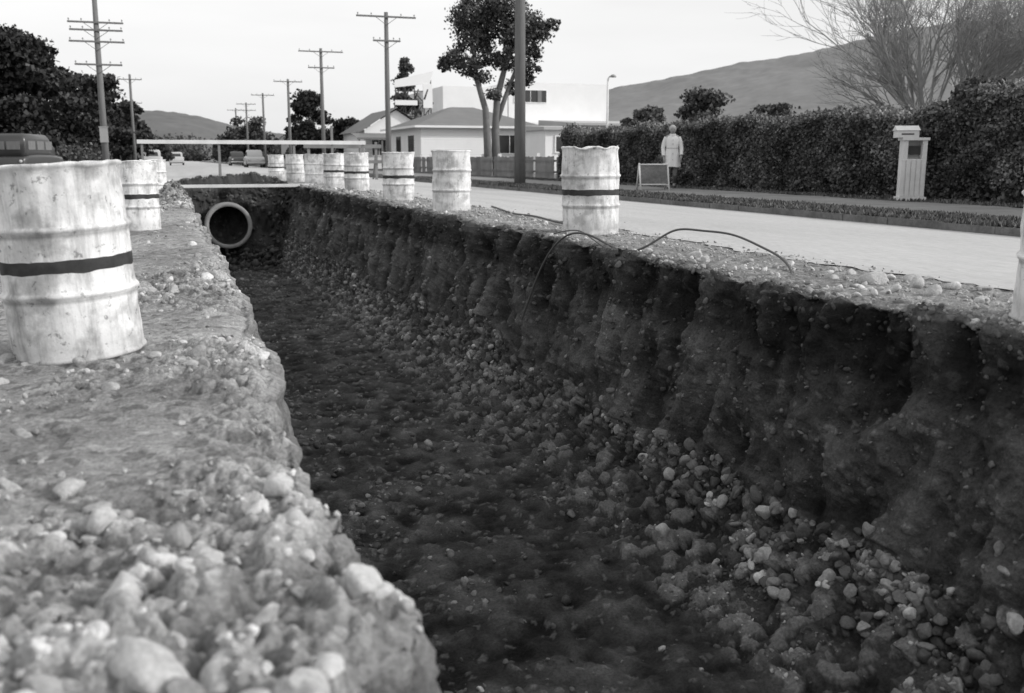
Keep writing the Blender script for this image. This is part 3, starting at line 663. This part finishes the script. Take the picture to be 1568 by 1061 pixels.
b=B(); b.add([(19.1,49.7,2.25),(21.9,49.7,2.25),(21.9,54.3,2.25),(19.1,54.3,2.25),(19.1,49.7,2.4),(21.9,49.7,2.4),(21.9,54.3,2.6),(19.1,54.3,2.6)],[(0,3,2,1),(4,5,6,7),(0,1,5,4),(1,2,6,5),(2,3,7,6),(3,0,4,7)]); b.obj('roof',M['roofl'],parent=e)
b=B(); window(b,19.9,21.0,50,1.1,1.9,0,1); b.obj('window',[M['white'],M['glass']],parent=e)
e=empty('street_lamp',(25.2,55,-.1))
b=B(); b.tube([(0,0,0),(0,0,5.5)],[.09,.06],8); b.tube([(0,0,5.5),(.1,-.05,5.65),(.3,-.2,5.7)],[.04,.035,.03],6); b.obj('post',M['whitewood'],parent=e)
b=B(); b.lathe([(.02,5.75),(.12,5.72),(.2,5.62),(.17,5.58),(0,5.56)],12,c=(.25,-.18,0)); b.obj('lamp_head',M['galv'],parent=e)

# ------------------------------------------------------------------ cars
def car(name,loc,rz,paint,s=1.0,van=False):
    e=empty(name,loc,rz)
    def ring(y,hw,zb,zt_,rnd=.12):
        pts=[]
        for (sx,sz) in((-1,0),(1,0),(1,1),(-1,1)):
            cx=sx*(hw-rnd); cz=zb+rnd if sz==0 else zt_-rnd
            a0={(-1,0):180,(1,0):270,(1,1):0,(-1,1):90}[(sx,sz)]
            for a in(0,30,60,90): pts.append((cx+rnd*math.cos(R(a0+a)),y,cz+rnd*math.sin(R(a0+a))))
        return [(p[0]*s,p[1]*s,p[2]*s) for p in pts]
    b=B()
    st=[(-2.15,.66,.42,.78),(-2.05,.78,.32,.92),(-1.6,.83,.28,1.0),(-.8,.85,.26,1.03),(.6,.85,.26,1.02),(1.3,.83,.28,.98),(1.9,.80,.32,.92),(2.1,.70,.42,.80)]
    b.loft([ring(*q) for q in st]); b.obj('body',paint,parent=e)
    b=B(); H=1.62 if not van else 1.88
    if not van: cs=[(-1.45,.70,.95,1.0,.02),(-1.05,.68,.95,H-.14,.1),(-.7,.66,.95,H,.14),(.35,.66,.95,H,.14),(.7,.68,.95,H-.1,.1),(1.1,.70,.95,1.0,.02)]
    else: cs=[(-2.0,.76,.9,H-.16,.2),(-1.85,.80,.9,H,.24),(.4,.80,.9,H,.24),(1.1,.78,.9,1.3,.1)]
    b.loft([ring(*q) for q in cs]); b.obj('cabin',paint,parent=e)
    b=B()
    if not van:
        b.add([(x*s,yy_*s,z*s) for x,yy_,z in[(-.5,-1.39,1.08),(.5,-1.39,1.08),(.46,-1.13,1.42),(-.46,-1.13,1.42)]],[(0,1,2,3)])
        b.add([(x*s,yy_*s,z*s) for x,yy_,z in[(-.55,1.02,1.08),(.55,1.02,1.08),(.5,.76,1.44),(-.5,.76,1.44)]],[(3,2,1,0)])
        for sx in(-.69,.69):
            for ya,yb2 in((-.85,-.15),(-.05,.6)): b.box(min(sx*s,sx*1.01*s),max(sx*s,sx*1.01*s),ya*s,yb2*s,1.1*s,1.42*s)
    else:
        for xa in(-.58,.05): b.box(xa*s,(xa+.53)*s,-2.03*s,-2.0*s,1.22*s,1.55*s)
        for ya in(-1.7,-.8,.05): b.box(.795*s,.808*s,ya*s,(ya+.7)*s,1.22*s,1.58*s)
    b.obj('windows',M['glass'] if not van else M['rool' if 0 else 'pole'],parent=e)
    b=B()
    for sx in(-1,1):
        for wy in(-1.3,1.35):
            b.tube([(sx*.66*s,wy*s,.33*s),(sx*.84*s,wy*s,.33*s)],[.33*s,.33*s],18,0)
            b.tube([(sx*.84*s,wy*s,.33*s),(sx*.86*s,wy*s,.33*s)],[.17*s,.15*s],12,1)
    b.obj('wheels',[M['rubber'],M['chrome']],parent=e)
    b=B(); b.box(-.8*s,.8*s,-2.25*s,-2.17*s,.42*s,.54*s); b.box(-.8*s,.8*s,2.13*s,2.2*s,.42*s,.54*s)
    for sx in(-.62,.62): b.tube([(sx*s,-2.12*s,.74*s),(sx*s,-2.17*s,.74*s)],[.07*s,.06*s],10); b.tube([(sx*s,2.08*s,.74*s),(sx*s,2.15*s,.74*s)],[.1*s,.09*s],10)
    b.obj('bumpers_and_lamps',M['chrome'],parent=e)
    return e
car('parked_van',(-5.95,50.5,-.15),R(-16),M['carpaint'],1.05,True)
car('parked_car',(-1.0,92,-.13),0,M['carlight'])
car('parked_car',(7.8,118,-.1),R(180),M['carpaint'])
car('parked_car',(1.4,130,-.1),R(0),M['carlight'])
car('parked_car',(7.9,96,-.1),R(180),M['carlight'])
b=B(); b.box(-.07,.07,-.07,.07,0,1.3); b.box(-.09,.09,-.09,.09,1.3,1.36); b.obj('white_post',M['whitewood'],(-4.62,27.6,-.15))
b=B()
for i in range(16): b.box(-9.5-.05,-9.5+.05,40+i*3,40.1+i*3,-.15,1.0)
for z in(.4,.85): b.box(-9.52,-9.48,40,86,z,z+.1)
b.obj('rail_fence',M['fence'])
e=empty('a_frame_sign',(11.55,22.4,-.03),R(-14))
b=B()
for sy in(-1,1):
    for sx in(-.36,.36): b.tube([(sx,sy*.24,0),(sx,0,.66)],[.022,.022],6)
    b.tube([(-.36,sy*.03,.63),(.36,sy*.03,.63)],[.02,.02],6); b.tube([(-.36,sy*.19,.14),(.36,sy*.19,.14)],[.018,.018],6)
b.obj('legs',M['whitewood'],parent=e)
b=B()
for sy in(-1,1):
    def q(x_,z_): return (x_,sy*(.24*(1-z_/.66)+.0),z_)
    vs=[q(-.34,.16),q(.34,.16),q(.34,.61),q(-.34,.61)]; vs2=[(v[0],v[1]+.008*sy,v[2]) for v in vs]
    b.add(vs+vs2,[(0,1,2,3),(7,6,5,4),(0,4,5,1),(1,5,6,2),(2,6,7,3),(3,7,4,0)])
b.obj('board',M['kerb'],parent=e)

# ------------------------------------------------------------------ person: woman in a pale coat walking
PL=empty('woman_walking',(12.55,23.3,-.03),R(-22))
def skin(name,verts,edges,rad,mat,sub=2,root=0):
    me=bpy.data.meshes.new(name); me.from_pydata(verts,edges,[]); me.materials.append(mat)
    ob=bpy.data.objects.new(name,me); COL.objects.link(ob)
    md=ob.modifiers.new('Skin','SKIN'); md.use_smooth_shade=True
    if not me.skin_vertices: bpy.context.view_layer.update()
    for i,r in enumerate(rad):
        sv=me.skin_vertices[0].data[i]; sv.radius=(r,r) if not isinstance(r,tuple) else r; sv.use_root=(i==root)
    sb=ob.modifiers.new('Sub','SUBSURF'); sb.levels=sub; sb.render_levels=sub
    ob.parent=PL; return ob
V=[(0,0,.86),(0,.0,1.02),(0,.01,1.18),(0,.01,1.32),(0,0,1.40),(0,-.01,1.47),(0,-.02,1.56),
   (-.09,0,.82),(-.10,-.12,.46),(-.10,-.10,.09),(-.10,-.24,.03),
   (.09,0,.82),(.10,.06,.46),(.10,.22,.12),(.10,.12,.03),
   (-.17,.01,1.31),(-.23,.03,1.06),(-.22,-.06,.84),(-.22,-.10,.76),
   (.17,.01,1.31),(.23,-.02,1.06),(.22,-.12,.86),(.22,-.17,.79)]
E=[(0,1),(1,2),(2,3),(3,4),(4,5),(5,6),(0,7),(7,8),(8,9),(9,10),(0,11),(11,12),(12,13),(13,14),(3,15),(15,16),(16,17),(17,18),(3,19),(19,20),(20,21),(21,22)]
Rd=[.13,.115,.125,.11,.05,.075,.075,.09,.06,.038,.035,.09,.06,.038,.035,.055,.042,.028,.03,.055,.042,.028,.03]
for sx,hb in((-1,18),(1,22)):
    h=V[hb]
    for j,(dx,ln) in enumerate([(-.027,.055),(-.009,.068),(.009,.072),(.026,.058)]):
        i0=len(V); V.append((h[0]+dx*.4,h[1]+dx,h[2]-.045)); V.append((h[0]-sx*.012,h[1]+dx-.01,h[2]-.045-ln*.9)); E+= [(hb,i0),(i0,i0+1)]; Rd+=[.010,.007]
    i0=len(V); V.append((h[0]-sx*.02,h[1]-.035,h[2]-.02)); V.append((h[0]-sx*.03,h[1]-.05,h[2]-.06)); E+=[(hb,i0),(i0,i0+1)]; Rd+=[.012,.008]
skin('body',V,E,Rd,M['skin'])
b=B(); rings=[]
for i in range(15):
    t=i/14; a=-math.pi/2+math.pi*t; z=1.51+.115*math.sin(a); r=max(math.cos(a),.02)
    rg=[]
    for k in range(24):
        th=2*math.pi*k/24; fx=.075*r*math.cos(th); fy=.095*r*math.sin(th)
        front=max(0,-math.sin(th)); 
        chin=.018*front*(1 if z<1.46 else 0)*r
        nose=.022*max(0,1-abs(fx)/.018)*(1 if 1.475<z<1.52 else 0)*(front>.8)
        eye=-.010*(1 if 1.515<z<1.54 and .015<abs(fx)<.045 and front>.5 else 0)
        rg.append((fx*(1-.15*(z<1.46)),fy-.02-chin-nose-eye,z))
    rings.append(rg)
b.loft(rings); 
for sx in(-1,1): b.tube([(sx*.074,-.01,1.48),(sx*.086,-.005,1.51),(sx*.078,0,1.535)],[.01,.014,.01],6)
b.obj('head',M['skin'],parent=PL)
b=B(); 
for sx in(-.03,.03): b.box(sx-.012,sx+.012,-.112,-.104,1.522,1.532)
b.box(-.022,.022,-.118,-.108,1.448,1.456); b.obj('eyes_and_mouth',M['hair'],parent=PL)
b=B(); rings=[]
for i in range(9):
    a=-.35+ (math.pi/2+.35)*i/8; z=1.525+.118*math.sin(a); r=max(math.cos(a),.02)
    rings.append([(.092*r*math.cos(2*math.pi*k/20),.004+.108*r*math.sin(2*math.pi*k/20),z+ (.03 if math.sin(2*math.pi*k/20)<-.5 and i<4 else 0)) for k in range(20)])
b.loft(rings); b.obj('headscarf',M['roofl'],parent=PL)
b=B(); rings=[]
for z,wx,wy,oy in((.56,.225,.195,-.01),(.66,.215,.185,-.01),(.80,.20,.165,0),(.95,.175,.15,0),(1.05,.155,.135,.0),(1.15,.17,.14,.0),(1.26,.185,.13,.01),(1.33,.17,.105,.01),(1.38,.10,.075,.01),(1.41,.07,.065,.0)):
    rings.append([(wx*math.cos(2*math.pi*k/28)*(1+.06*math.sin(k*2.1+z*3)*(z<.9)),oy+wy*math.sin(2*math.pi*k/28)*(1+.09*math.sin(k*1.7)*(z<.9)),z+ .01*math.sin(k)*(z<.6)) for k in range(28)])
b.loft(rings,cap=False)
b.tube([(-.15,.01,1.32),(-.20,.02,1.2),(-.235,.03,1.06),(-.23,-.02,.94),(-.225,-.07,.84)],[.066,.062,.054,.05,.046],14,cap=False)
b.tube([(.15,.01,1.32),(.20,.0,1.2),(.235,-.02,1.06),(.23,-.08,.95),(.225,-.13,.86)],[.066,.062,.054,.05,.046],14,cap=False)
b.tube([(-.07,-.03,1.39),(0,-.085,1.36),(.07,-.03,1.39),(0,.075,1.41),(-.07,-.03,1.39)],[.02]*5,8)
b.obj('coat',M['coat'],parent=PL)
b=B(); b.tube([(-.165,0,1.04),(-.12,-.10,1.04),(0,-.142,1.04),(.12,-.10,1.04),(.165,0,1.04),(.12,.10,1.04),(0,.142,1.04),(-.12,.10,1.04),(-.165,0,1.04)],[.008]*9,6)
for z in(.75,.9,1.15,1.25): b.box(-.008,.008,-.175,-.14,z-.01,z+.01)
b.obj('coat_belt',M['galv'],parent=PL)
b=B()
b.tube([(-.10,-.12,.58),(-.10,-.11,.28),(-.10,-.10,.10)],[.06,.056,.036],12); b.tube([(.10,.03,.58),(.10,.14,.30),(.10,.215,.13)],[.06,.056,.036],12); b.obj('stockings',M['stock'],parent=PL)
b=B()
for c,t_ in(((-.10,-.10,.035),0),((.10,.17,.05),-.5)):
    b.loft([[(c[0]+w*math.cos(a),c[1]+yy_,c[2]+zc+hh*math.sin(a)) for a in np.linspace(0,2*math.pi,12,endpoint=False)] for yy_,w,hh,zc in((.05,.03,.035,.0),(.0,.037,.04,.0),(-.08,.042,.03,-.008),(-.15,.036,.022,-.012),(-.18,.015,.012,-.015))])
b.obj('shoes',M['shoe'],parent=PL)

# ------------------------------------------------------------------ hills
def hill(name,pts,r0,r1,r2,mat,seed,rk=1.0):
    az=np.linspace(pts[0][0],pts[-1][0],420); el=np.interp(az,[p[0] for p in pts],[p[1] for p in pts])
    el=np.convolve(np.pad(el,12,'edge'),np.ones(25)/25,'valid')
    rr=np.concatenate([np.linspace(r0,r1,60),np.linspace(r1,r2,12)[1:]])
    A,RR=np.meshgrid(np.radians(az),rr); H=np.tan(np.radians(el))[None]*r1
    t=(RR-r0)/(r1-r0); prof=np.where(t<=1,np.sin(np.clip(t,0,1)*math.pi/2)**1.15,1-((RR-r1)/(r2-r1))**1.5)
    X=RR*np.sin(A);Y=RR*np.cos(A); Zz=H*prof+ .10*H*fbm(X/120,Y/120,0*X,5,seed)*np.sin(np.clip(t,0,1)*math.pi) +fbm(X/16,Y/16,0*X,3,seed+3)*3.0*rk*prof -.5
    i=np.arange(X.size).reshape(X.shape); F=np.stack([i[:-1,:-1],i[:-1,1:],i[1:,1:],i[1:,:-1]],-1).reshape(-1,4)[:,::-1]
    return mesh_np(name,np.stack([X,Y,Zz],-1).reshape(-1,3),F,mat)
hill('hill',[(14,1.2),(18,2.0),(21,2.7),(24.4,3.6),(28,4.2),(32,4.9),(35.5,5.4),(40,6.1),(46.4,6.7),(55,7.0),(70,6.2),(85,3)],500,1150,1700,M['hill'],5)
hill('hill',[(-30,2.2),(-18,2.6),(-8,2.7),(-3,2.5),(-1.2,2.4),(.8,2.45),(2,2.2),(3.2,1.8),(4.2,1.6),(6,1.3),(10,1.0),(16,1.1),(22,.6)],900,1600,2300,M['hilld'],9)

# ------------------------------------------------------------------ light
EL=R(27); AZ=R(118)
sv=Vector((math.sin(AZ)*math.cos(EL),math.cos(AZ)*math.cos(EL),math.sin(EL)))
sd=bpy.data.lights.new('sun','SUN'); sd.energy=2.5; sd.angle=R(4); sd.color=(1,.985,.97)
so=bpy.data.objects.new('sun',sd); COL.objects.link(so); so.rotation_euler=sv.to_track_quat('Z','Y').to_euler(); so.location=(20,-10,20)
w=bpy.data.worlds.new('World'); scene.world=w; w.use_nodes=True; nt=w.node_tree; N=nt.nodes; L=nt.links
bg=N['Background']; sky=N.new('ShaderNodeTexSky'); sky.sky_type='NISHITA'; sky.sun_disc=False; sky.sun_elevation=EL; sky.sun_rotation=AZ; sky.dust_density=4; sky.air_density=1.0
bw=N.new('ShaderNodeRGBToBW'); L.new(sky.outputs[0],bw.inputs[0])
mx=N.new('ShaderNodeMath'); mx.operation='MULTIPLY_ADD'; mx.inputs[1].default_value=.30; mx.inputs[2].default_value=5.6; L.new(bw.outputs[0],mx.inputs[0])
tc=N.new('ShaderNodeTexCoord'); mp=N.new('ShaderNodeMapping'); mp.inputs['Scale'].default_value=(1,1,5); L.new(tc.outputs['Generated'],mp.inputs[0])
no=N.new('ShaderNodeTexNoise'); no.inputs['Scale'].default_value=2.2; no.inputs['Detail'].default_value=5; L.new(mp.outputs[0],no.inputs['Vector'])
mr=N.new('ShaderNodeMapRange'); mr.inputs['From Min'].default_value=.3; mr.inputs['From Max'].default_value=.7; mr.inputs['To Min'].default_value=.92; mr.inputs['To Max'].default_value=1.06; L.new(no.outputs['Fac'],mr.inputs['Value'])
m2=N.new('ShaderNodeMath'); m2.operation='MULTIPLY'; L.new(mx.outputs[0],m2.inputs[0]); L.new(mr.outputs[0],m2.inputs[1])
L.new(m2.outputs[0],bg.inputs['Color']); bg.inputs['Strength'].default_value=.149
scene.view_settings.view_transform='Standard'; scene.view_settings.look='None'; scene.view_settings.exposure=0

# ------------------------------------------------------------------ camera
cd=bpy.data.cameras.new('camera'); cd.sensor_width=36; cd.lens=34.44; cd.clip_start=.05; cd.clip_end=8000
cd.dof.use_dof=True; cd.dof.focus_distance=8; cd.dof.aperture_fstop=3.0
co=bpy.data.objects.new('camera',cd); COL.objects.link(co); co.location=(0,0,.75); co.rotation_euler=(R(90-10.87),0,R(-19.2)); scene.camera=co
